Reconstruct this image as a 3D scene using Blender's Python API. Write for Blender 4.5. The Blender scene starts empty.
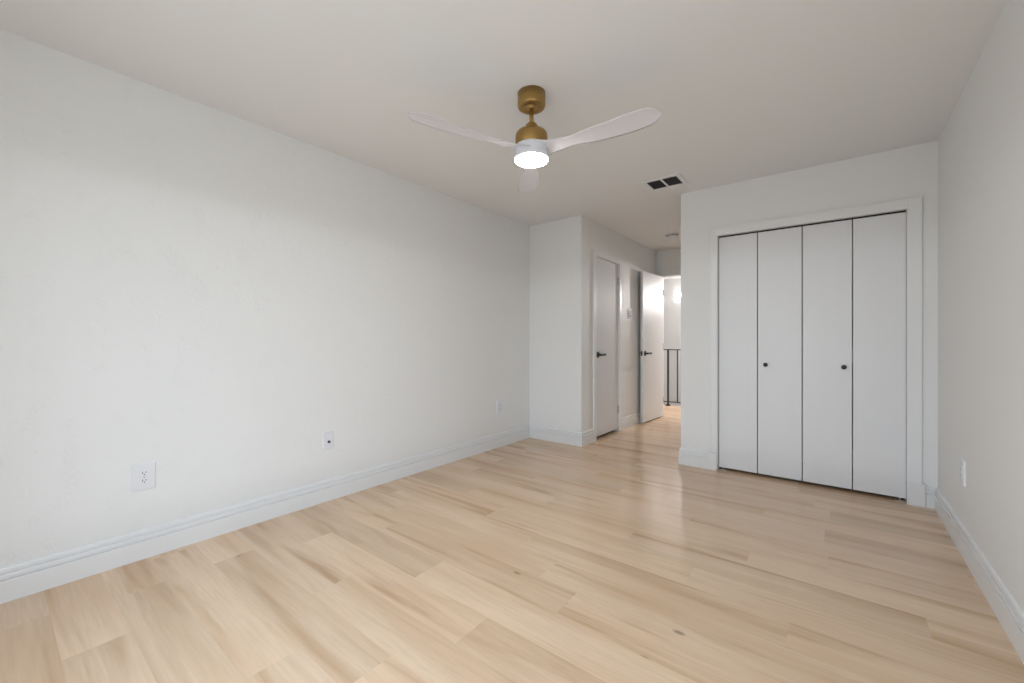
import bpy, bmesh, math, random
from mathutils import Vector, Matrix

R = math.radians
scene = bpy.context.scene
COL = scene.collection

# ------------------------------------------------------------------ camera
CAM_H = 1.105
cam_data = bpy.data.cameras.new('camera')
cam = bpy.data.objects.new('camera', cam_data)
COL.objects.link(cam)
cam.location = (0, 0, CAM_H)
cam.rotation_euler = (R(90), 0, R(38.12))
cam_data.sensor_fit = 'HORIZONTAL'
cam_data.sensor_width = 36.0
cam_data.lens = 36.0 * 415.5 / 1024
cam_data.shift_y = -0.8 / 1024
cam_data.clip_start = 0.02
scene.camera = cam
scene.cycles.denoising_prefilter = 'NONE'

# ------------------------------------------------------------------ view transform
vs = scene.view_settings
vs.view_transform = 'Standard'
vs.look = 'None'
vs.gamma = 1.0
vs.use_curve_mapping = False
vs.exposure = 1.06

# ------------------------------------------------------------------ world: overcast daylight outside the window
BAND, SKY = 4.4, 1.75
world = bpy.data.worlds.new('daylight')
scene.world = world
world.use_nodes = True
wn = world.node_tree
wn.nodes.clear()
w_out = wn.nodes.new('ShaderNodeOutputWorld')
w_bg = wn.nodes.new('ShaderNodeBackground')
w_tc = wn.nodes.new('ShaderNodeTexCoord')
w_sep = wn.nodes.new('ShaderNodeSeparateXYZ')
w_ramp = wn.nodes.new('ShaderNodeValToRGB')
cr = w_ramp.color_ramp
cr.elements[0].position = 0.0
cr.elements[0].color = (0.58, 0.62, 0.64, 1)       # ground and neighbouring houses
cr.elements[1].position = 1.0
cr.elements[1].color = (1.28, 1.58, 1.95, 1)
for pos, col in ((0.505, (0.58, 0.62, 0.64, 1)), (0.512, (BAND * 0.90, BAND * 0.98, BAND * 1.05, 1)), (0.528, (BAND * 0.90, BAND * 0.98, BAND * 1.05, 1)),
                 (0.534, (0.95, 1.13, 1.31, 1))):     # the bright strip of sky low over the roofs
    e = cr.elements.new(pos); e.color = col
w_map = wn.nodes.new('ShaderNodeMath'); w_map.operation = 'MULTIPLY_ADD'
w_map.inputs[1].default_value = 0.5; w_map.inputs[2].default_value = 0.5
wn.links.new(w_tc.outputs['Generated'], w_sep.inputs[0])
wn.links.new(w_sep.outputs['Z'], w_map.inputs[0])
wn.links.new(w_map.outputs[0], w_ramp.inputs[0])
wn.links.new(w_ramp.outputs[0], w_bg.inputs['Color'])
w_bg.inputs['Strength'].default_value = SKY
wn.links.new(w_bg.outputs[0], w_out.inputs[0])

# ------------------------------------------------------------------ room dimensions (metres)
H = 2.42
XL, XR = -2.78, 0.515           # left and right wall faces
YB = -0.35                      # window wall behind the camera
YJ = 3.865                      # short wall beside the hall
YC = 3.87                       # closet wall
XH = -2.11                      # hall's left wall face
XP = -1.11                      # end of the closet wall / right side of the hall
YE = 6.12                       # end wall with the doorway
YE2 = 6.24
YL = 7.27                       # edge of the landing
YF = 9.0                        # far wall over the stairs
WIN2 = (-1.70, -0.10, 0.30, 2.05)  # window in the rear wall: x0, x1, z0, z1
WIN = (-0.28, 0.54, 0.25, 2.05)   # window in the right wall: y0, y1, z0, z1

def lamp(name, kind, loc, energy, color, **kw):
    d = bpy.data.lights.new(name, kind)
    d.energy = energy
    d.color = color
    for k, v in kw.items():
        setattr(d, k, v)
    o = bpy.data.objects.new(name, d)
    o.location = loc
    COL.objects.link(o)
    return o

# portal in the window opening, so the daylight is sampled well
p_ = lamp('window_portal', 'AREA', (XR + 0.10, (WIN[0] + WIN[1]) / 2, (WIN[2] + WIN[3]) / 2), 1, (1, 1, 1),
          shape='RECTANGLE', size=WIN[3] - WIN[2], size_y=WIN[1] - WIN[0])
p_.rotation_euler = (0, R(90), 0)
p_.data.cycles.is_portal = True
p_ = lamp('window_portal', 'AREA', ((WIN2[0] + WIN2[1]) / 2, YB - 0.10, (WIN2[2] + WIN2[3]) / 2), 1, (1, 1, 1),
          shape='RECTANGLE', size=WIN2[1] - WIN2[0], size_y=WIN2[3] - WIN2[2])
p_.rotation_euler = (R(90), 0, 0)
p_.data.cycles.is_portal = True
# the lamp hanging over the stairs (out of the picture, behind the closet wall)
lamp('landing_light', 'POINT', (-1.38, 7.75, 1.92), 52, (1.0, 0.95, 0.92), shadow_soft_size=0.07)
# light down in the stairwell
lamp('stair_light', 'POINT', (-1.0, 8.1, -0.6), 9, (1.0, 0.93, 0.87), shadow_soft_size=0.15)

# ------------------------------------------------------------------ materials
def new_mat(name):
    m = bpy.data.materials.new(name)
    m.use_nodes = True
    nt = m.node_tree
    b = nt.nodes['Principled BSDF']
    return m, nt, b

def paint(name, col, rough=0.6, bump=0.0, scale=120, trowel=False, spec=0.5):
    m, nt, b = new_mat(name)
    b.inputs['Base Color'].default_value = (*col, 1)
    b.inputs['Roughness'].default_value = rough
    b.inputs['Specular IOR Level'].default_value = spec
    if bump:
        tc = nt.nodes.new('ShaderNodeTexCoord')
        n = nt.nodes.new('ShaderNodeTexNoise')
        n.inputs['Scale'].default_value = scale
        n.inputs['Detail'].default_value = 3
        nt.links.new(tc.outputs['Object'], n.inputs['Vector'])
        h = n.outputs['Fac']
        if trowel:   # hand-trowelled plaster: patches of short ridges on a smooth ground
            v = nt.nodes.new('ShaderNodeTexWave')
            v.inputs['Scale'].default_value = 20
            v.inputs['Distortion'].default_value = 11
            v.inputs['Detail'].default_value = 2.5
            v.inputs['Detail Scale'].default_value = 2.2
            nt.links.new(tc.outputs['Object'], v.inputs['Vector'])
            k = nt.nodes.new('ShaderNodeTexNoise')
            k.inputs['Scale'].default_value = 10
            k.inputs['Detail'].default_value = 2
            nt.links.new(tc.outputs['Object'], k.inputs['Vector'])
            r = nt.nodes.new('ShaderNodeMapRange')
            r.inputs['From Min'].default_value = 0.52
            r.inputs['From Max'].default_value = 0.66
            nt.links.new(k.outputs['Fac'], r.inputs['Value'])
            mu = nt.nodes.new('ShaderNodeMath'); mu.operation = 'MULTIPLY'
            nt.links.new(v.outputs['Fac'], mu.inputs[0])
            nt.links.new(r.outputs[0], mu.inputs[1])
            ad = nt.nodes.new('ShaderNodeMath'); ad.operation = 'MULTIPLY_ADD'
            ad.inputs[1].default_value = 0.35
            nt.links.new(h, ad.inputs[0])
            nt.links.new(mu.outputs[0], ad.inputs[2])
            h = ad.outputs[0]
        bp = nt.nodes.new('ShaderNodeBump')
        bp.inputs['Strength'].default_value = bump
        bp.inputs['Distance'].default_value = 0.004
        nt.links.new(h, bp.inputs['Height'])
        nt.links.new(bp.outputs['Normal'], b.inputs['Normal'])
    return m

M_WALL = paint('wall_paint', (0.87, 0.867, 0.855), 0.55, 0.42, 55, True)
M_WALL2 = paint('wall_paint_smooth', (0.87, 0.867, 0.855), 0.55, 0.06, 70)
M_CEIL = paint('ceiling_paint', (0.87, 0.867, 0.855), 0.8, 0.05, 90)
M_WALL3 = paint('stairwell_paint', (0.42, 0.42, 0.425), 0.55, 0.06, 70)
M_TRIM = paint('trim_paint', (0.88, 0.88, 0.877), 0.32)
M_DOOR = paint('door_paint', (0.85, 0.85, 0.86), 0.38, 0.02, 40)
M_GLOSSDOOR = paint('gloss_door_paint', (0.80, 0.80, 0.80), 0.42, 0.03, 25)
M_DOOR_SATIN = paint('satin_door_paint', (0.80, 0.80, 0.80), 0.55, 0.03, 25, spec=0.35)
M_PLATE = paint('white_plastic', (0.84, 0.84, 0.86), 0.5, spec=0.3)
M_DARK = paint('black_plastic', (0.012, 0.012, 0.013), 0.4)
M_BLACK = paint('black_metal', (0.012, 0.011, 0.011), 0.35)
M_TRACK = paint('dark_track', (0.015, 0.015, 0.016), 0.5)
M_STEEL = paint('hinge_steel', (0.55, 0.54, 0.52), 0.35)
M_STEEL.node_tree.nodes['Principled BSDF'].inputs['Metallic'].default_value = 0.8
M_GRILLE = paint('grey_grille', (0.085, 0.08, 0.085), 0.6)
M_SLAT = paint('grey_grille_slats', (0.13, 0.122, 0.13), 0.5)
M_BLADE = paint('white_blade', (0.80, 0.79, 0.83), 0.35)

# brushed brass of the fan
M_BRASS, nt, b = new_mat('aged_brass')
b.inputs['Metallic'].default_value = 0.85
b.inputs['Roughness'].default_value = 0.42
b.inputs['Base Color'].default_value = (0.40, 0.25, 0.085, 1)
tc = nt.nodes.new('ShaderNodeTexCoord')
n = nt.nodes.new('ShaderNodeTexNoise'); n.inputs['Scale'].default_value = 60
r = nt.nodes.new('ShaderNodeMapRange')
r.inputs['To Min'].default_value = 0.36; r.inputs['To Max'].default_value = 0.48
nt.links.new(tc.outputs['Object'], n.inputs['Vector'])
nt.links.new(n.outputs['Fac'], r.inputs['Value'])
nt.links.new(r.outputs[0], b.inputs['Roughness'])

def emitter(name, col, strength):
    m, nt, b = new_mat(name)
    b.inputs['Base Color'].default_value = (0.9, 0.9, 0.9, 1)
    b.inputs['Emission Color'].default_value = (*col, 1)
    b.inputs['Emission Strength'].default_value = strength
    return m
M_LENS = emitter('lit_lens', (1.0, 0.98, 0.97), 29.0)
M_GLOBE = emitter('lit_globe', (1.0, 0.96, 0.92), 7.0)

# window glass: clear, faintly reflecting
M_GLASS = bpy.data.materials.new('window_glass')
M_GLASS.use_nodes = True
nt = M_GLASS.node_tree
nt.nodes.clear()
go = nt.nodes.new('ShaderNodeOutputMaterial')
gm = nt.nodes.new('ShaderNodeMixShader'); gm.inputs[0].default_value = 0.05
gt = nt.nodes.new('ShaderNodeBsdfTransparent')
gg = nt.nodes.new('ShaderNodeBsdfGlossy'); gg.inputs['Roughness'].default_value = 0.02
nt.links.new(gt.outputs[0], gm.inputs[1]); nt.links.new(gg.outputs[0], gm.inputs[2])
nt.links.new(gm.outputs[0], go.inputs[0])

def floor_material():
    m, nt, b = new_mat('oak_planks')
    N, L = nt.nodes.new, nt.links.new
    tc = N('ShaderNodeTexCoord')
    seed = N('ShaderNodeAttribute'); seed.attribute_name = 'plank_seed'
    tone = N('ShaderNodeAttribute'); tone.attribute_name = 'plank_tone'
    off = N('ShaderNodeVectorMath'); off.operation = 'ADD'
    L(tc.outputs['Object'], off.inputs[0]); L(seed.outputs['Vector'], off.inputs[1])

    def noise(sx, sy, scale, detail=4, rough=0.55, dist=0.0):
        mp = N('ShaderNodeMapping')
        mp.inputs['Scale'].default_value = (sx, sy, 1)
        L(off.outputs[0], mp.inputs['Vector'])
        n = N('ShaderNodeTexNoise')
        n.inputs['Scale'].default_value = scale
        n.inputs['Detail'].default_value = detail
        n.inputs['Roughness'].default_value = rough
        n.inputs['Distortion'].default_value = dist
        L(mp.outputs[0], n.inputs['Vector'])
        return n.outputs['Fac']

    def rng(x, a, bb, lo=0.0, hi=1.0):
        r = N('ShaderNodeMapRange'); r.interpolation_type = 'SMOOTHSTEP'
        r.inputs['From Min'].default_value = a; r.inputs['From Max'].default_value = bb
        r.inputs['To Min'].default_value = lo; r.inputs['To Max'].default_value = hi
        L(x, r.inputs['Value'])
        return r.outputs[0]

    def mix(fac, a, bb):
        x = N('ShaderNodeMix'); x.data_type = 'RGBA'
        if hasattr(fac, 'is_linked') or hasattr(fac, 'links'):
            L(fac, x.inputs[0])
        else:
            x.inputs[0].default_value = fac
        for s, v in ((x.inputs[6], a), (x.inputs[7], bb)):
            if isinstance(v, tuple):
                s.default_value = (*v, 1)
            else:
                L(v, s)
        return x.outputs[2]

    broad = noise(0.55, 5.0, 1.5, 3, 0.5, 0.4)         # wide bands along the plank
    streak = noise(0.40, 5.0, 1.9, 4, 0.5, 0.8)       # brown mineral streaks
    fine = noise(3.0, 60.0, 1.6, 3, 0.6)               # pores
    mott = noise(1.6, 4.0, 3.0, 4, 0.6, 0.8)           # cloudy figure
    col = mix(rng(broad, 0.33, 0.68), FLOOR_A, FLOOR_B)
    col = mix(rng(mott, 0.45, 0.75, 0, 0.35), col, FLOOR_C)
    col = mix(rng(streak, 0.46, 0.80, 0, 0.80), col, FLOOR_D)
    col = mix(rng(fine, 0.35, 0.75, 0, 0.30), col, FLOOR_E)
    # knots
    mp = N('ShaderNodeMapping'); mp.inputs['Scale'].default_value = (1.0, 2.1, 1)
    L(off.outputs[0], mp.inputs['Vector'])
    vo = N('ShaderNodeTexVoronoi'); vo.inputs['Scale'].default_value = 2.6
    L(mp.outputs[0], vo.inputs['Vector'])
    kd = rng(vo.outputs['Distance'], 0.03, 0.085, 1.0, 0.0)
    sepc = N('ShaderNodeSeparateColor'); L(vo.outputs['Color'], sepc.inputs[0])
    ks = rng(sepc.outputs[0], 0.60, 0.70)
    kk = N('ShaderNodeMath'); kk.operation = 'MULTIPLY'; L(kd, kk.inputs[0]); L(ks, kk.inputs[1])
    km = N('ShaderNodeMath'); km.operation = 'MULTIPLY'; L(kk.outputs[0], km.inputs[0]); km.inputs[1].default_value = 0.6
    col = mix(km.outputs[0], col, FLOOR_K)
    # plank tone
    hs = N('ShaderNodeHueSaturation')
    L(col, hs.inputs['Color']); L(tone.outputs['Fac'], hs.inputs['Value'])
    L(hs.outputs[0], b.inputs['Base Color'])
    b.inputs['Roughness'].default_value = 0.20
    b.inputs['Specular IOR Level'].default_value = 0.55
    return m

FLOOR_A = (0.830, 0.618, 0.428)
FLOOR_B = (0.735, 0.512, 0.328)
FLOOR_C = (0.750, 0.545, 0.385)
FLOOR_D = (0.460, 0.246, 0.112)
FLOOR_E = (0.590, 0.410, 0.268)
FLOOR_K = (0.150, 0.085, 0.050)
M_FLOOR = floor_material()

# ------------------------------------------------------------------ helpers
def link(name, bm, mat, parent=None, smooth=False, loc=None, rot=None):
    me = bpy.data.meshes.new(name)
    bmesh.ops.recalc_face_normals(bm, faces=bm.faces)
    bm.to_mesh(me); bm.free()
    for m in (mat if isinstance(mat, (list, tuple)) else [mat]):
        me.materials.append(m)
    if smooth:
        for p in me.polygons:
            p.use_smooth = True
    o = bpy.data.objects.new(name, me)
    COL.objects.link(o)
    if parent:
        o.parent = parent
    if loc: o.location = loc
    if rot: o.rotation_euler = rot
    return o

def tag(o, label, cat, kind=None, group=None):
    o['label'] = label
    o['category'] = cat
    if kind: o['kind'] = kind
    if group: o['group'] = group
    return o

def thing(name, loc, label, cat, kind=None, group=None, rot=(0, 0, 0)):
    o = bpy.data.objects.new(name, None)
    o.empty_display_size = 0.05
    COL.objects.link(o)
    o.location = loc; o.rotation_euler = rot
    return tag(o, label, cat, kind, group)

def box(bm, a, b, bev=0.0, seg=2):
    t = bmesh.new()
    bmesh.ops.create_cube(t, size=1)
    for v in t.verts:
        v.co = Vector([(a[i] + b[i]) / 2 + v.co[i] * abs(b[i] - a[i]) for i in range(3)])
    if bev:
        bmesh.ops.bevel(t, geom=list(t.edges), offset=bev, segments=seg, profile=0.5, affect='EDGES')
    merge(bm, t)

def merge(bm, t):
    me = bpy.data.meshes.new('tmp')
    t.to_mesh(me); t.free()
    bm.from_mesh(me)
    bpy.data.meshes.remove(me)

def lathe(bm, prof, c=(0, 0, 0), n=48, axis='Z'):
    """prof: list of (radius, height); revolved about the axis through c."""
    rings = []
    for (r_, h_) in prof:
        if r_ < 1e-6:
            p = Vector((0, 0, h_)); rings.append([bm.verts.new(p)])
        else:
            rings.append([bm.verts.new((r_ * math.cos(2 * math.pi * k / n), r_ * math.sin(2 * math.pi * k / n), h_)) for k in range(n)])
    for A, B in zip(rings, rings[1:]):
        for k in range(n):
            k2 = (k + 1) % n
            if len(A) == 1 and len(B) == 1: continue
            if len(A) == 1: bm.faces.new((A[0], B[k], B[k2]))
            elif len(B) == 1: bm.faces.new((A[k], B[0], A[k2]))
            else: bm.faces.new((A[k], B[k], B[k2], A[k2]))
    vs_ = [v for ring in rings for v in ring]
    if axis == 'X': M = Matrix.Rotation(R(90), 3, 'Y')
    elif axis == '-X': M = Matrix.Rotation(R(-90), 3, 'Y')
    elif axis == '-Y': M = Matrix.Rotation(R(90), 3, 'X')
    else: M = Matrix.Identity(3)
    for v in vs_:
        v.co = M @ v.co + Vector(c)

def B(*boxes, bev=0.0):
    bm = bmesh.new()
    for a, b_ in boxes:
        box(bm, a, b_, bev)
    return bm

BASE_PROF = [(0, 0), (0.0165, 0), (0.0165, 0.089), (0.0155, 0.0915), (0.0065, 0.0930), (0.0065, 0.0985),
             (0.0150, 0.1005), (0.0146, 0.112), (0.0128, 0.1175), (0.0045, 0.1190), (0.0045, 0.1245), (0.0110, 0.1265),
             (0.0105, 0.136), (0.0080, 0.1415), (0.0040, 0.1445), (0, 0.1455)]

def base_run(bm, p0, p1, nrm, m0=0, m1=0, prof=BASE_PROF):
    """profile extruded from p0 to p1 along a wall; nrm points into the room; m = +1 inside mitre, -1 outside mitre."""
    p0 = Vector((*p0, 0)); p1 = Vector((*p1, 0)); nv = Vector((*nrm, 0))
    d = (p1 - p0).normalized()
    A = [bm.verts.new(p0 + nv * t + d * (t * m0) + Vector((0, 0, z))) for t, z in prof]
    Z = [bm.verts.new(p1 + nv * t - d * (t * m1) + Vector((0, 0, z))) for t, z in prof]
    k = len(prof)
    for i in range(k):
        j = (i + 1) % k
        bm.faces.new((A[i], A[j], Z[j], Z[i]))
    bm.faces.new(A); bm.faces.new(list(reversed(Z)))

def structure(name, bm, mat, label, cat):
    return tag(link(name, bm, mat), label, cat, 'structure')

# ------------------------------------------------------------------ floor: one surface of oak planks
def build_floor():
    rnd = random.Random(7)
    W0, WS, LEN = 0.168, 0.1795, 1.2
    known = {0: -2.11, 1: -2.434, 3: -2.432, 6: -1.555, 11: 0.275, 12: -0.36, 13: -0.04, 15: -0.06, 16: -0.373, 17: -0.04,
             2: -1.52, 14: -0.72, 4: -1.80, 5: -1.10, 7: -0.9, 8: -2.3, 9: -1.35, 10: -0.55}
    tones = {(0, -2.11): 0.96, (1, -2.434): 0.96, (6, -2.755): 0.92, (11, -3.325): 0.89, (15, -2.46): 0.90, (11, -2.125): 1.02, (11, -0.925): 0.95,
             (15, -0.06): 0.90, (17, -0.04): 0.88, (3, -2.432): 0.96, (0, -3.31): 1.04, (3, -1.232): 1.04, (6, -1.555): 1.03}
    bm = bmesh.new()
    ls = bm.faces.layers.float_vector.new('plank_seed')
    lt = bm.faces.layers.float.new('plank_tone')
    x0a, x1a = -4.3, 0.66
    k0 = int(math.floor((YB - 0.12 - W0) / WS)) - 1
    k1 = int(math.ceil((YL - W0) / WS)) + 1
    for k in range(k0, k1):
        ya, yb = W0 + k * WS, W0 + (k + 1) * WS
        ya, yb = max(ya, YB - 0.12), min(yb, YL)
        if yb <= ya: continue
        j = known.get(k, rnd.uniform(-2, -0.8))
        i0 = math.floor((x0a - j) / LEN)
        xs = [j + LEN * i for i in range(i0, i0 + 8)]
        for xa in xs:
            xb = xa + LEN
            if xb <= x0a or xa >= x1a: continue
            tone = rnd.gauss(1.0, 0.028)
            tone = min(1.08, max(0.90, tone))
            for (tk, tx), tv in tones.items():
                if tk == k and abs(tx - xa) < 0.02: tone = tv
            ca, cb = max(xa, x0a), min(xb, x1a)
            f = bm.faces.new([bm.verts.new(p) for p in ((ca, ya, 0), (cb, ya, 0), (cb, yb, 0), (ca, yb, 0))])
            f[ls] = Vector((rnd.uniform(0, 60), rnd.uniform(0, 60), rnd.uniform(0, 60)))
            f[lt] = tone
    # slab edge and underside at the stairs
    for q in (((x0a, YL, 0), (x1a, YL, 0), (x1a, YL, -0.3), (x0a, YL, -0.3)),
              ((x0a, YL, -0.3), (x1a, YL, -0.3), (x1a, YB - .12, -0.3), (x0a, YB - .12, -0.3))):
        f = bm.faces.new([bm.verts.new(p) for p in q])
        f[lt] = 1.0
    me = bpy.data.meshes.new('floor')
    bm.to_mesh(me); bm.free()
    me.materials.append(M_FLOOR)
    o = bpy.data.objects.new('floor', me)
    COL.objects.link(o)
    return tag(o, 'light oak plank floor running through the bedroom, hall and landing', 'floor', 'structure')
build_floor()

# ------------------------------------------------------------------ room shell
structure('ceiling', B(((-4.3, YB - 0.12, H), (0.66, YF + 0.1, H + 0.12))), M_CEIL, 'flat off-white ceiling over the whole room', 'ceiling')
structure('wall_left', B(((XL - 0.12, YB - 0.12, 0), (XL, YJ + 0.12, H))), M_WALL, 'long white textured plaster wall with three small wall plates', 'wall')
structure('wall_right', B(((XR, YB - 0.12, 0), (XR + 0.12, WIN[0], H)), ((XR, WIN[1], 0), (XR + 0.12, YC + 0.12, H)),
                          ((XR, WIN[0], 0), (XR + 0.12, WIN[1], WIN[2])), ((XR, WIN[0], WIN[3]), (XR + 0.12, WIN[1], H))),
          M_WALL2, 'white window wall meeting the closet wall, with one faint plate near its base', 'wall')
structure('wall_rear', B(((XL, YB - 0.12, 0), (WIN2[0], YB, H)), ((WIN2[1], YB - 0.12, 0), (XR, YB, H)),
                         ((WIN2[0], YB - 0.12, 0), (WIN2[1], YB, WIN2[2])), ((WIN2[0], YB - 0.12, WIN2[3]), (WIN2[1], YB, H))),
          M_WALL2, 'white wall with a window behind the camera', 'wall')
structure('wall_jog', B(((XL, YJ, 0), (XH, YJ + 0.12, H)), bev=0.003), M_WALL2, 'short white wall between the long textured wall and the hall', 'wall')
HD0, HD1, HDZ = 4.18, 4.805, 2.045
structure('wall_hall', B(((XH - 0.12, YJ + 0.12, 0), (XH, HD0 - 0.02, H)), ((XH - 0.12, HD1 + 0.02, 0), (XH, YE2, H)),
                         ((XH - 0.12, HD0 - 0.02, HDZ + 0.02), (XH, HD1 + 0.02, H))),
          M_WALL2, 'warm-toned hall wall holding the narrow closed door and the light switch', 'wall')
CX0, CX1, CZ = -0.815, 0.375, 2.005       # closet opening
structure('wall_closet', B(((XP, YC, 0), (CX0, YC + 0.12, H)), ((CX1, YC, 0), (XR, YC + 0.12, H)),
                           ((CX0, YC, CZ), (CX1, YC + 0.12, H))),
          M_WALL2, 'white wall around the four-panel closet doors', 'wall')
structure('wall_partition', B(((XP, YC + 0.12, 0), (XP + 0.10, YE2, H))), M_WALL2, 'hall side of the closet, hidden behind the closet wall corner', 'wall')
structure('wall_closet_inside', B(((XP + 0.10, 4.62, 0), (XR + 0.12, 4.74, H)), ((XR, YC + 0.12, 0), (XR + 0.12, 4.62, H))),
          M_WALL2, 'inside walls of the closet behind the folding doors', 'wall')
structure('wall_small_closet', B(((XH - 0.72, HD0 - 0.14, 0), (XH - 0.60, HD1 + 0.14, H)),
                                 ((XH - 0.60, HD0 - 0.14, 0), (XH - 0.12, HD0 - 0.04, H)),
                                 ((XH - 0.60, HD1 + 0.04, 0), (XH - 0.12, HD1 + 0.14, H))),
          M_WALL2, 'inside of the small closet behind the narrow door', 'wall')
EX0, EX1, EZ = -2.045, -1.19, 2.045          # doorway at the end of the hall
structure('wall_end', B(((XH, YE, 0), (EX0, YE2, H)), ((EX1, YE, 0), (XP, YE2, H)), ((EX0, YE, EZ), (EX1, YE2, H))),
          M_WALL2, 'strip of white wall above and around the open doorway at the end of the hall', 'wall')
structure('wall_landing_front', B(((-4.3, YE2 - 0.12, 0), (XH - 0.12, YE2, H)), ((XP + 0.10, YE2 - 0.12, 0), (0.66, YE2, H))),
          M_WALL2, 'landing side of the wall holding the open doorway', 'wall')
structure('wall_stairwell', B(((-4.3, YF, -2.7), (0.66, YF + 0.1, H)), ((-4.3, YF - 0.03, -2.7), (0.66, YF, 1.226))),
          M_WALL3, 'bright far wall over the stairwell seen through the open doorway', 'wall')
structure('wall_landing_sides', B(((-4.4, YE2 - 0.12, -2.7), (-4.3, YF + 0.1, H)), ((0.66, YE2 - 0.12, -2.7), (0.76, YF + 0.1, H)),
                                  ((-4.3, YL - 0.1, -2.7), (0.66, YL, -0.3))),
          M_WALL2, 'side walls of the landing and stairwell', 'wall')
structure('floor_downstairs', B(((-4.3, YL, -2.8), (0.66, YF, -2.7))), M_FLOOR, 'floor at the bottom of the stairwell', 'floor')

# ------------------------------------------------------------------ baseboards
def baseboard(name, runs, label):
    bm = bmesh.new()
    for rr in runs:
        base_run(bm, *rr)
    return structure(name, bm, M_TRIM, label, 'baseboard')
baseboard('baseboard_left', [((XL, YB), (XL, YJ), (1, 0), 1, 1)], 'long white grooved baseboard along the textured wall')
baseboard('baseboard_jog', [((XL, YJ), (XH, YJ), (0, -1), 1, -1)], 'white baseboard of the short wall beside the hall')
baseboard('baseboard_hall', [((XH, YJ), (XH, 4.122), (1, 0), -1, 0), ((XH, 4.866), (XH, YE), (1, 0), 0, 1)],
          'white baseboard of the hall either side of the narrow door')
baseboard('baseboard_closet', [((XP, YC), (-0.878, YC), (0, -1), -1, 0), ((0.457, YC), (XR, YC), (0, -1), 0, 1)],
          'white baseboard pieces either side of the closet casing')
baseboard('baseboard_right', [((XR, YC), (XR, YB), (-1, 0), 1, 1)], 'white grooved baseboard along the wall right of the closet')
baseboard('baseboard_partition', [((XP, YC), (XP, YE), (-1, 0), -1, 1)], 'white baseboard turning the closet wall corner into the hall')
baseboard('baseboard_rear', [((XL, YB), (XR, YB), (0, 1), 1, 1)], 'white baseboard under the window behind the camera')

# ------------------------------------------------------------------ closet casing, jambs, track (trim_1)
bm = bmesh.new()
yf = YC - 0.018
cw0, cw1 = -0.870, 0.440       # outer edges
iz, oz = 1.996, 2.062
def casing_piece(bm, a, b_):
    box(bm, a, b_, 0.0025)
casing_piece(bm, (cw0, yf, 0.15), (CX0 + 0.005, YC, oz))
casing_piece(bm, (CX1 - 0.005, yf, 0.15), (cw1, YC, oz))
casing_piece(bm, (CX0 + 0.005, yf, iz), (CX1 - 0.005, YC, oz))
# raised outer band of the head casing
box(bm, (cw0, yf - 0.004, oz - 0.012), (cw1, YC, oz + 0.004), 0.002)
box(bm, (cw0 - 0.004, yf - 0.004, 0.152), (cw0 + 0.010, YC, oz + 0.004), 0.002)
# jambs lining the opening
box(bm, (CX0 - 0.001, yf + 0.004, 0), (CX0 + 0.008, YC + 0.12, CZ))
box(bm, (CX1 - 0.008, yf + 0.004, 0), (CX1 + 0.001, YC + 0.12, CZ))
box(bm, (CX0, yf + 0.004, CZ - 0.006), (CX1, YC + 0.12, CZ + 0.001))
t1 = structure('trim_1', bm, M_TRIM, 'white casing framing the four-panel closet doors', 'door casing')
bm = bmesh.new()
box(bm, (CX1 - 0.003, YC - 0.027, 0), (0.4555, YC, 0.152), 0.003)
box(bm, (CX1 - 0.0005, YC - 0.029, 0.142), (0.4565, YC, 0.156), 0.003)
link('plinth_block', bm, M_TRIM, t1)
bm = bmesh.new()
box(bm, (-0.877, YC - 0.027, 0), (CX0 + 0.003, YC, 0.148), 0.003)
link('plinth_block', bm, M_TRIM, t1)
bm = bmesh.new()
box(bm, (CX0 + 0.008, 3.905, 1.9885), (CX1 - 0.008, 3.935, CZ - 0.006))
link('door_track', bm, M_TRACK, t1)

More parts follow.
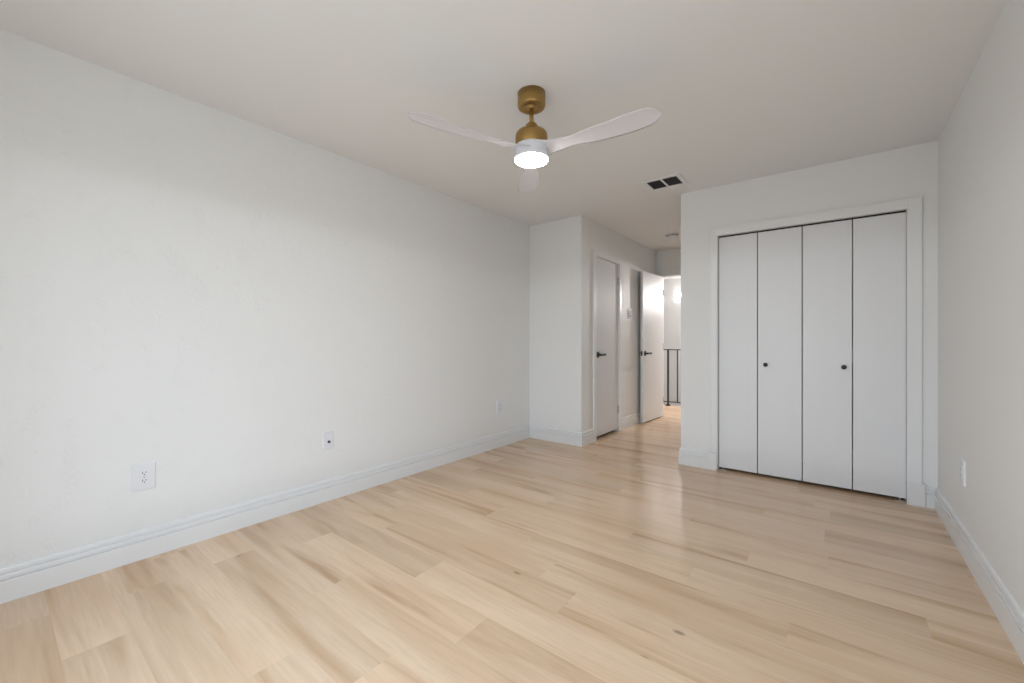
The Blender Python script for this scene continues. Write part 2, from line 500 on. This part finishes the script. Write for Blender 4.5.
# ------------------------------------------------------------------ bifold closet doors (door_1, door_2)
FY = 3.900     # front face of the panels
panel_edges = [(-0.804, -0.5195), (-0.5135, -0.2205), (-0.2145, 0.0795), (0.0855, 0.3655)]
def knob(parent, x, z):
    bm = bmesh.new()
    lathe(bm, [(0.0, 0.0), (0.011, 0.0), (0.010, 0.004), (0.0065, 0.008), (0.0065, 0.014), (0.012, 0.018), (0.0158, 0.023),
               (0.0165, 0.027), (0.0145, 0.031), (0.008, 0.0335), (0, 0.034)], (x, FY - 0.0005, z), 32, '-Y')
    o = link('knob', bm, M_BLACK, parent, True)
    o['label'] = 'round black knob'
def bifold(name, idx, kx, label):
    xc = (panel_edges[idx][0] + panel_edges[idx + 1][1]) / 2
    root = thing(name, (xc, FY, 0), label, 'closet door', 'structure')
    pans = []
    for i in (idx, idx + 1):
        a, b_ = panel_edges[i]
        bm = B(((a - xc, 0, 0.024), (b_ - xc, 0.035, 1.986)), bev=0.002)
        pans.append(link('panel', bm, M_DOOR, root))
    bm = bmesh.new()
    lathe(bm, [(0.0, 0.0), (0.011, 0.0), (0.010, 0.004), (0.0065, 0.008), (0.0065, 0.014), (0.012, 0.018), (0.0158, 0.023),
               (0.0165, 0.027), (0.0145, 0.031), (0.008, 0.0335), (0, 0.034)], (kx - xc, 0.0, 0.912), 32, '-Y')
    link('knob', bm, M_BLACK, pans[1] if idx == 0 else pans[0], True)['label'] = 'round black knob'
    # floor bracket with its pivot pin at the outer foot
    s = -1 if idx == 0 else 1
    xo = panel_edges[0][0] if idx == 0 else panel_edges[3][1]
    bm = bmesh.new()
    x_a, x_b = sorted((xo - xc - s * 0.002, xo - xc - s * 0.055))
    box(bm, (x_a, 0.004, 0), (x_b, 0.028, 0.004), 0.001)
    lathe(bm, [(0.005, 0.004), (0.005, 0.0245)], (xo - xc - s * 0.03, 0.016, 0), 12)
    link('pivot_bracket', bm, M_STEEL, root)
    # hinge leaves joining the two panels, behind the fold
    bm = bmesh.new()
    xf = (panel_edges[idx][1] + panel_edges[idx + 1][0]) / 2 - xc
    for z in (0.25, 1.0, 1.75):
        box(bm, (xf - 0.025, 0.0352, z - 0.03), (xf + 0.025, 0.0375, z + 0.03))
    link('fold_hinge', bm, M_STEEL, root)
bifold('door_1', 0, -0.458, 'plain grey-white folding closet door pair next to the hall, black knob on its inner panel')
bifold('door_2', 2, 0.034, 'plain grey-white folding closet door pair next to the side wall with the outlet plate')

# ------------------------------------------------------------------ lever handle
def lever(parent, loc, out, along, name='door_handle', proj=0.05):
    """loc: point on the leaf face (parent space); out: unit normal away from the face; along: lever direction."""
    o_, a_ = Vector(out), Vector(along)
    up = Vector((0, 0, 1))
    bm = bmesh.new()
    M = Matrix((a_, up, o_)).transposed()
    t = bmesh.new()
    lathe(t, [(0, 0), (0.034, 0), (0.034, 0.006), (0.032, 0.009), (0.013, 0.009), (0.0105, 0.012), (0.0105, proj - 0.012), (0, proj - 0.012)], (0, 0, 0), 32)
    box(t, (-0.013, -0.013, proj - 0.017), (0.116, 0.013, proj), 0.004)
    for v in t.verts:
        v.co = M @ v.co + Vector(loc)
    merge(bm, t)
    h = link(name, bm, M_BLACK, parent)
    h['label'] = 'black lever handle'
    return h

# ------------------------------------------------------------------ narrow hall closet door (door_3) and its casing (trim_2)
bm = bmesh.new()
cx = XH + 0.016
for a, b_ in (((XH, 4.124, 0), (cx, HD0 + 0.002, HDZ + 0.055)), ((XH, HD1 - 0.002, 0), (cx, 4.864, HDZ + 0.055)),
              ((XH, HD0 + 0.002, HDZ - 0.002), (cx, HD1 - 0.002, HDZ + 0.055))):
    box(bm, a, b_, 0.003)
box(bm, (XH - 0.12, HD0 - 0.02, 0), (XH + 0.001, HD0 + 0.006, HDZ + 0.02))
box(bm, (XH - 0.12, HD1 - 0.006, 0), (XH + 0.001, HD1 + 0.02, HDZ + 0.02))
box(bm, (XH - 0.12, HD0, HDZ - 0.006), (XH + 0.001, HD1, HDZ + 0.02))
structure('trim_2', bm, M_TRIM, 'white casing around the narrow hall door', 'door casing')
d3 = thing('door_3', (XH - 0.004, HD0, 0), 'narrow white slab door with black lever, closed in the hall wall', 'door', 'structure')
link('leaf', B(((-0.035, 0.010, 0.034), (0, HD1 - HD0 - 0.010, HDZ - 0.012)), bev=0.0015), M_DOOR_SATIN, d3)
lever(d3, (0, 0.066, 0.948), (1, 0, 0), (0, 1, 0))
for z in (0.27, 1.83):
    bm = bmesh.new()
    lathe(bm, [(0, -0.045), (0.006, -0.045), (0.006, 0.045), (0, 0.045)], (0.004, HD1 - HD0 - 0.008, z), 16)
    box(bm, (-0.001, HD1 - HD0 - 0.030, z - 0.044), (0.0012, HD1 - HD0 - 0.008, z + 0.044))
    link('hinge', bm, M_STEEL, d3)

# ------------------------------------------------------------------ open door at the end of the hall (door_4), casing (trim_3)
bm = bmesh.new()
for a, b_ in (((EX0 - 0.057, YE - 0.016, 0), (EX0 + 0.004, YE, EZ + 0.057)), ((EX1 - 0.004, YE - 0.016, 0), (EX1 + 0.057, YE, EZ + 0.057)),
              ((EX0 + 0.004, YE - 0.016, EZ - 0.004), (EX1 - 0.004, YE, EZ + 0.057)),
              ((EX0 - 0.057, YE2, 0), (EX0 + 0.004, YE2 + 0.016, EZ + 0.057)), ((EX1 - 0.004, YE2, 0), (EX1 + 0.057, YE2 + 0.016, EZ + 0.057)),
              ((EX0 + 0.004, YE2, EZ - 0.004), (EX1 - 0.004, YE2 + 0.016, EZ + 0.057))):
    box(bm, a, b_, 0.003)
box(bm, (EX0 - 0.001, YE, 0), (EX0 + 0.010, YE2, EZ))
box(bm, (EX1 - 0.010, YE, 0), (EX1 + 0.001, YE2, EZ))
box(bm, (EX0, YE, EZ - 0.010), (EX1, YE2, EZ + 0.001))
structure('trim_3', bm, M_TRIM, 'white casing of the open doorway at the end of the hall', 'door casing')
ang = math.atan2(0.037, 0.70)
d4 = thing('door_4', (-2.000, 6.100, 0), 'white slab door standing open against the hall wall, black levers on both faces', 'door', 'structure', rot=(0, 0, -ang))
DW = 0.692
link('leaf', B(((-0.035, -DW, 0.014), (0, 0, 2.034)), bev=0.0015), M_GLOSSDOOR, d4)
lever(d4, (0, -DW + 0.066, 0.935), (1, 0, 0), (0, 1, 0))
lever(d4, (-0.035, -DW + 0.066, 0.935), (-1, 0, 0), (0, 1, 0), proj=0.032)
bm = bmesh.new()
box(bm, (-0.030, -DW - 0.0015, 0.905), (-0.005, -DW + 0.001, 0.965), 0.0006)
box(bm, (-0.024, -DW - 0.010, 0.928), (-0.011, -DW, 0.942), 0.002)
link('latch_plate', bm, M_BLACK, d4)
bm = bmesh.new()
for z in (0.25, 1.02, 1.80):
    lathe(bm, [(0, -0.045), (0.006, -0.045), (0.006, 0.045), (0, 0.045)], (0.003, 0.004, z), 16)
link('hinge', bm, M_STEEL, d4)

# ------------------------------------------------------------------ window beside the camera (window_1)
def window(name, loc, rot, span, label):
    root = thing(name, loc, label, 'window', 'structure', rot=(0, 0, rot))
    hw, hh = (span[1] - span[0]) / 2, span[3] - span[2]
    bm = bmesh.new()      # local x runs along the wall, local -y goes out through it
    for a, b_ in (((-hw, -0.11, 0), (-hw + 0.045, -0.05, hh)), ((hw - 0.045, -0.11, 0), (hw, -0.05, hh)),
                  ((-hw + 0.045, -0.11, 0), (hw - 0.045, -0.05, 0.045)), ((-hw + 0.045, -0.11, hh - 0.045), (hw - 0.045, -0.05, hh)),
                  ((-0.025, -0.11, 0.045), (0.025, -0.05, hh - 0.045))):
        box(bm, a, b_, 0.003)
    link('window_frame', bm, M_TRIM, root)
    for sd_ in (-1, 1):
        a, b_ = sorted((sd_ * 0.025, sd_ * (hw - 0.045)))
        link('pane', B(((a, -0.084, 0.045), (b_, -0.078, hh - 0.045))), M_GLASS, root)
    link('window_sill', B(((-hw - 0.04, -0.05, -0.03), (hw + 0.04, 0.035, 0.0)), bev=0.004), M_TRIM, root)
window('window_1', (XR, (WIN[0] + WIN[1]) / 2, WIN[2]), R(90), WIN, 'tall white window beside the camera lighting the room')
window('window_2', ((WIN2[0] + WIN2[1]) / 2, YB, WIN2[2]), 0, WIN2, 'white window behind the camera')

# ------------------------------------------------------------------ ceiling fan
FC = Vector((-1.283, 1.803, H))
fan = thing('ceiling_fan', FC, 'brass ceiling fan with three white blades and a lit round lamp', 'ceiling fan')
bm = bmesh.new()
lathe(bm, [(0.0, 0.0), (0.0735, 0.0), (0.0735, -0.066), (0.071, -0.074), (0.066, -0.0775), (0.040, -0.0775), (0.038, -0.074),
           (0.028, -0.073), (0.026, -0.082), (0.018, -0.088), (0.0, -0.088)], n=64)
link('canopy', bm, M_BRASS, fan, True)
bm = bmesh.new()
lathe(bm, [(0.0, -0.085), (0.0115, -0.085), (0.0115, -0.175), (0.0, -0.175)], n=24)
link('downrod', bm, M_BRASS, fan, True)
bm = bmesh.new()
lathe(bm, [(0.0, -0.160), (0.016, -0.160), (0.025, -0.163), (0.031, -0.170), (0.0335, -0.180), (0.034, -0.192), (0.039, -0.196), (0.062, -0.202),
           (0.076, -0.209), (0.083, -0.219), (0.0855, -0.231), (0.0855, -0.278), (0.083, -0.282), (0.0, -0.282)], n=64)
link('motor_housing', bm, M_BRASS, fan, True)
bm = bmesh.new()
lathe(bm, [(0.0, -0.281), (0.084, -0.281), (0.087, -0.285), (0.086, -0.322), (0.089, -0.332), (0.0915, -0.336), (0.0922, -0.347), (0.0905, -0.353), (0.0, -0.353)], n=64)
hub = link('hub', bm, M_BLADE, fan, True)
bm = bmesh.new()
lathe(bm, [(0.0885, -0.350), (0.0890, -0.356), (0.084, -0.361), (0.066, -0.3645), (0.038, -0.3665), (0.0, -0.367)], n=64)
link('light_lens', bm, M_LENS, fan, True)['label'] = 'glowing white round lens'

def interp(tab, x):
    for (a, va), (b_, vb) in zip(tab, tab[1:]):
        if x <= b_:
            t = (x - a) / (b_ - a)
            t = t * t * (3 - 2 * t)
            return va + (vb - va) * t
    return tab[-1][1]
def blade_bm():
    bm = bmesh.new()
    L0, L1, n, m = 0.055, 0.660, 44, 12
    lead = [(0.05, 0.080), (0.13, 0.052), (0.22, 0.040), (0.38, 0.062), (0.52, 0.074), (0.60, 0.070), (0.66, 0.058)]
    trail = [(0.05, -0.076), (0.13, -0.046), (0.22, -0.038), (0.38, -0.058), (0.52, -0.068), (0.60, -0.066), (0.66, -0.056)]
    pitch = [(0.05, 12), (0.12, 13), (0.25, 12.5), (0.45, 10), (0.66, 8)]
    zc = [(0.05, -0.304), (0.15, -0.307), (0.35, -0.304), (0.66, -0.288)]
    rows = []
    for i in range(n + 1):
        u = i / n
        x = L0 + (L1 - L0) * (1 - (1 - u) ** 1.5)
        a, b_ = interp(lead, x), interp(trail, x)
        if x > 0.58:                                   # rounded tip
            q = (x - 0.58) / (L1 - 0.58)
            k = math.sqrt(max(0.0, 1 - q ** 2.6)); k = max(k, 0.02)
            mid = (a + b_) / 2 - 0.008 * q
            a, b_ = mid + (a - mid) * k, mid + (b_ - mid) * k
        p = R(interp(pitch, x)); z0 = interp(zc, x)
        th = 0.0065 - 0.003 * u
        top, bot = [], []
        for j in range(m + 1):
            s = j / m
            y = b_ + (a - b_) * s
            camber = 0.006 * (1 - (2 * s - 1) ** 2)
            e_ = th * math.sqrt(max(0.0, 1 - (2 * s - 1) ** 4))
            for lst, w in ((top, camber + e_ / 2), (bot, camber - e_ / 2)):
                yy = y * math.cos(p) - w * math.sin(p)
                zz = -y * math.sin(p) + w * math.cos(p)
                lst.append(bm.verts.new((x, yy, z0 + zz)))
        rows.append((top, bot))
    for (t0, b0), (t1_, b1) in zip(rows, rows[1:]):
        for j in range(m):
            bm.faces.new((t0[j], t0[j + 1], t1_[j + 1], t1_[j]))
            bm.faces.new((b0[j], b1[j], b1[j + 1], b0[j + 1]))
    for t, b_ in (rows[0], rows[-1]):
        for j in range(m):
            bm.faces.new((t[j], b_[j], b_[j + 1], t[j + 1]))
    bmesh.ops.remove_doubles(bm, verts=bm.verts, dist=1e-5)
    return bm
blade = link('blade', blade_bm(), M_BLADE, fan, True, rot=(0, 0, R(7.5)))
for a in (127.5, 247.5):
    c = blade.copy(); COL.objects.link(c); c.parent = fan; c.rotation_euler = (0, 0, R(a))

# ------------------------------------------------------------------ ceiling air vent
vt = thing('air_vent', (-1.132, 3.495, H), 'white-framed ceiling air vent with two dark grille panels', 'air vent')
bm = bmesh.new()
x0, x1, y0, y1 = -0.155, 0.155, -0.125, 0.125
gx = [(-0.120, -0.008), (0.008, 0.120)]
gy = (-0.096, 0.096)
for a, b_ in (((x0, y0, -0.008), (gx[0][0], y1, 0)), ((gx[1][1], y0, -0.008), (x1, y1, 0)), ((gx[0][0], y0, -0.008), (gx[1][1], gy[0], 0)),
              ((gx[0][0], gy[1], -0.008), (gx[1][1], y1, 0)), ((gx[0][1], gy[0], -0.008), (gx[1][0], gy[1], 0))):
    box(bm, a, b_)
link('frame', bm, M_PLATE, vt)
for a, b_ in gx:
    bm = bmesh.new()
    box(bm, (a, gy[0], -0.002), (b_, gy[1], -0.0005))
    g = link('grille', bm, M_GRILLE, vt)
    g['label'] = 'dark grey grille panel'
    bm = bmesh.new()
    for k in range(13):
        y = gy[0] + (k + 0.5) * (gy[1] - gy[0]) / 13
        t = bmesh.new(); box(t, (a, -0.0055, -0.0006), (b_, 0.0055, 0.0006))
        bmesh.ops.rotate(t, verts=t.verts, matrix=Matrix.Rotation(R(28), 3, 'X'))
        bmesh.ops.translate(t, verts=t.verts, vec=(0, y, -0.0052))
        merge(bm, t)
    link('louver', bm, M_SLAT, g)

# ------------------------------------------------------------------ smoke detector on the hall ceiling
sd = thing('smoke_detector', (-1.622, 5.285, H), 'small round white smoke detector on the hall ceiling', 'smoke detector')
bm = bmesh.new()
lathe(bm, [(0, 0), (0.078, 0), (0.078, -0.010), (0.074, -0.012)], n=48)
link('mounting_plate', bm, M_PLATE, sd, True)
bm = bmesh.new()
lathe(bm, [(0.066, -0.011), (0.066, -0.017), (0, -0.017)], n=48)
link('sensor_slot', bm, M_GRILLE, sd)
bm = bmesh.new()
lathe(bm, [(0.0, -0.016), (0.066, -0.0165), (0.067, -0.019), (0.060, -0.025), (0.045, -0.028), (0, -0.028)], n=48)
link('cover', bm, M_PLATE, sd, True)

# ------------------------------------------------------------------ wall plates
def plate_bm(w, h, t):
    """plate lying in local y-z, facing +x, with chamfered rim."""
    bm = bmesh.new()
    c = 0.0045
    def ring(x, dw):
        return [bm.verts.new((x, sy * (w / 2 - dw), sz * (h / 2 - dw))) for sy, sz in ((-1, -1), (1, -1), (1, 1), (-1, 1))]
    r0, r1, r2 = ring(0, 0), ring(t * 0.45, 0), ring(t, c)
    for A, Z in ((r0, r1), (r1, r2)):
        for k in range(4):
            bm.faces.new((A[k], A[(k + 1) % 4], Z[(k + 1) % 4], Z[k]))
    bm.faces.new(r2); bm.faces.new(r0)
    return bm
def socket_face(parent, x, z, hw_=0.0165, hh_=0.0135):
    """one receptacle face with two slots and a ground hole."""
    bm = bmesh.new()
    n = 20
    pts = []
    for k in range(n):
        a = 2 * math.pi * k / n
        pts.append((max(-hw_, min(hw_, 1.25 * hw_ * math.cos(a))), max(-hh_, min(hh_, 1.2 * hh_ * math.sin(a)))))
    A = [bm.verts.new((x, p[0], z + p[1])) for p in pts]
    Z = [bm.verts.new((x + 0.002, p[0], z + p[1])) for p in pts]
    for k in range(n):
        bm.faces.new((A[k], A[(k + 1) % n], Z[(k + 1) % n], Z[k]))
    bm.faces.new(Z)
    f = link('receptacle', bm, M_PLATE, parent)
    bm = bmesh.new()
    xs = x + 0.0018
    box(bm, (xs, -0.0078, z - 0.001), (xs + 0.0006, -0.0052, z + 0.0085))
    box(bm, (xs, 0.0052, z), (xs + 0.0006, 0.0076, z + 0.008))
    lathe(bm, [(0.0028, 0), (0.0028, 0.0006), (0, 0.0006)], (xs, 0, z - 0.0062), 14, 'X')
    link('socket_slots', bm, M_DARK, f)['label'] = 'dark slots and ground hole'
def screw(parent, x, z, mat=None):
    bm = bmesh.new()
    lathe(bm, [(0.0032, 0), (0.0032, 0.0006), (0.0015, 0.0012), (0, 0.0012)], (x, 0, z), 14, 'X')
    link('screw', bm, mat or M_STEEL, parent, True)

o1 = thing('wall_outlet', (XL, 0.507, 0.413), 'white duplex power outlet on the textured wall, nearest the camera', 'outlet')
link('cover_plate', plate_bm(0.094, 0.136, 0.0085), M_PLATE, o1)
for z in (0.0195, -0.0195):
    socket_face(o1, 0.0085, z)
screw(o1, 0.0088, 0)

o2 = thing('coax_plate', (XL, 1.479, 0.414), 'small white cable plate with one dark jack, between the two outlets', 'wall plate')
link('cover_plate', plate_bm(0.076, 0.116, 0.0085), M_PLATE, o2)
bm = bmesh.new()
lathe(bm, [(0.0095, 0), (0.0095, 0.003), (0.0065, 0.003), (0.0065, 0.014), (0.0050, 0.014), (0.0050, 0.010), (0, 0.010)], (0.0083, 0.0, -0.008), 18, 'X')
link('cable_jack', bm, M_GRILLE, o2)['label'] = 'dark threaded cable jack'
for z in (0.042, -0.042):
    screw(o2, 0.0085, z, M_PLATE)

o3 = thing('wall_outlet', (XL, 3.33, 0.413), 'white duplex outlet low on the textured wall close to its far corner', 'outlet')
link('cover_plate', plate_bm(0.090, 0.134, 0.0085), M_PLATE, o3)
for z in (0.0195, -0.0195):
    socket_face(o3, 0.0085, z)
screw(o3, 0.0088, 0)

o4 = thing('wall_outlet', (XR, 3.150, 0.420), 'white rocker-style outlet low on the side wall just right of the closet', 'outlet', rot=(0, 0, R(180)))
link('cover_plate', plate_bm(0.080, 0.128, 0.0085), M_PLATE, o4)
link('receptacle', B(((0.0078, -0.0168, -0.0335), (0.0105, 0.0168, 0.0335)), bev=0.0008), M_PLATE, o4)
bm = bmesh.new()
for z in (0.016, -0.016):
    box(bm, (0.0104, -0.0075, z - 0.002), (0.0107, -0.0055, z + 0.007))
    box(bm, (0.0104, 0.0055, z - 0.002), (0.0107, 0.0075, z + 0.007))
    lathe(bm, [(0.0025, 0), (0.0025, 0.0003), (0, 0.0003)], (0.0104, 0, z - 0.008), 12, 'X')
link('socket_slots', bm, M_DARK, o4)['label'] = 'dark slots'

sw = thing('light_switch', (XH, 5.140, 1.450), 'white double rocker light switch in the hall between the two doors', 'light switch')
link('cover_plate', plate_bm(0.116, 0.126, 0.009), M_PLATE, sw)
for y in (-0.023, 0.023):
    bm = bmesh.new()
    box(bm, (0.0085, y - 0.0200, -0.0380), (0.0093, y + 0.0200, 0.0380))  # dark grey sheet standing in for the shadowed gap around each rocker
    link('rocker_gap_shade', bm, M_GRILLE, sw)
    bm = B(((0.0085, y - 0.0150, -0.0330), (0.0135, y + 0.0150, 0.0330)), bev=0.0015)
    link('rocker', bm, M_PLATE, sw)

# ------------------------------------------------------------------ stair railing on the landing
rl = thing('stair_railing', (-2.27, 7.19, 0), 'black metal stair railing on the landing beyond the open doorway', 'railing')
RX0, RX1 = -1.4, 1.75
bm = bmesh.new(); box(bm, (RX0, -0.016, 0.945), (RX1, 0.016, 0.962), 0.003); link('top_rail', bm, M_BLACK, rl)
bm = bmesh.new(); box(bm, (RX0, -0.009, 0.062), (RX1, 0.009, 0.078), 0.002); link('bottom_rail', bm, M_BLACK, rl)
for x in (-1.25, 0.0, 1.25):
    bm = bmesh.new()
    box(bm, (x - 0.014, -0.014, 0.0), (x + 0.014, 0.014, 0.946), 0.002)
    box(bm, (x - 0.036, -0.036, 0.0), (x + 0.036, 0.036, 0.010), 0.002)
    box(bm, (x - 0.026, -0.026, 0.010), (x + 0.026, 0.026, 0.030), 0.003)
    link('post', bm, M_BLACK, rl)
x = -1.25
while x < 1.7:
    x += 0.156
    if min(abs(x), abs(x - 1.25)) < 0.05: continue
    bm = bmesh.new()
    box(bm, (x - 0.0085, -0.0085, 0.077), (x + 0.0085, 0.0085, 0.946))
    link('baluster', bm, M_BLACK, rl)

# ------------------------------------------------------------------ globe lamp on the far wall
gl = thing('wall_lamp', (-2.612, YF, 2.06), 'small glowing white globe lamp on the far stairwell wall', 'wall lamp')
bm = bmesh.new()
lathe(bm, [(0, 0), (0.045, 0), (0.045, 0.012), (0.012, 0.018), (0.012, 0.045), (0, 0.045)], (0, 0, 0), 28, '-Y')
link('wall_bracket', bm, M_PLATE, gl, True)
bm = bmesh.new()
bmesh.ops.create_uvsphere(bm, u_segments=28, v_segments=16, radius=0.068)
bmesh.ops.translate(bm, verts=bm.verts, vec=(0, -0.105, 0))
link('glass_globe', bm, M_GLOBE, gl, True)['label'] = 'glowing white globe'
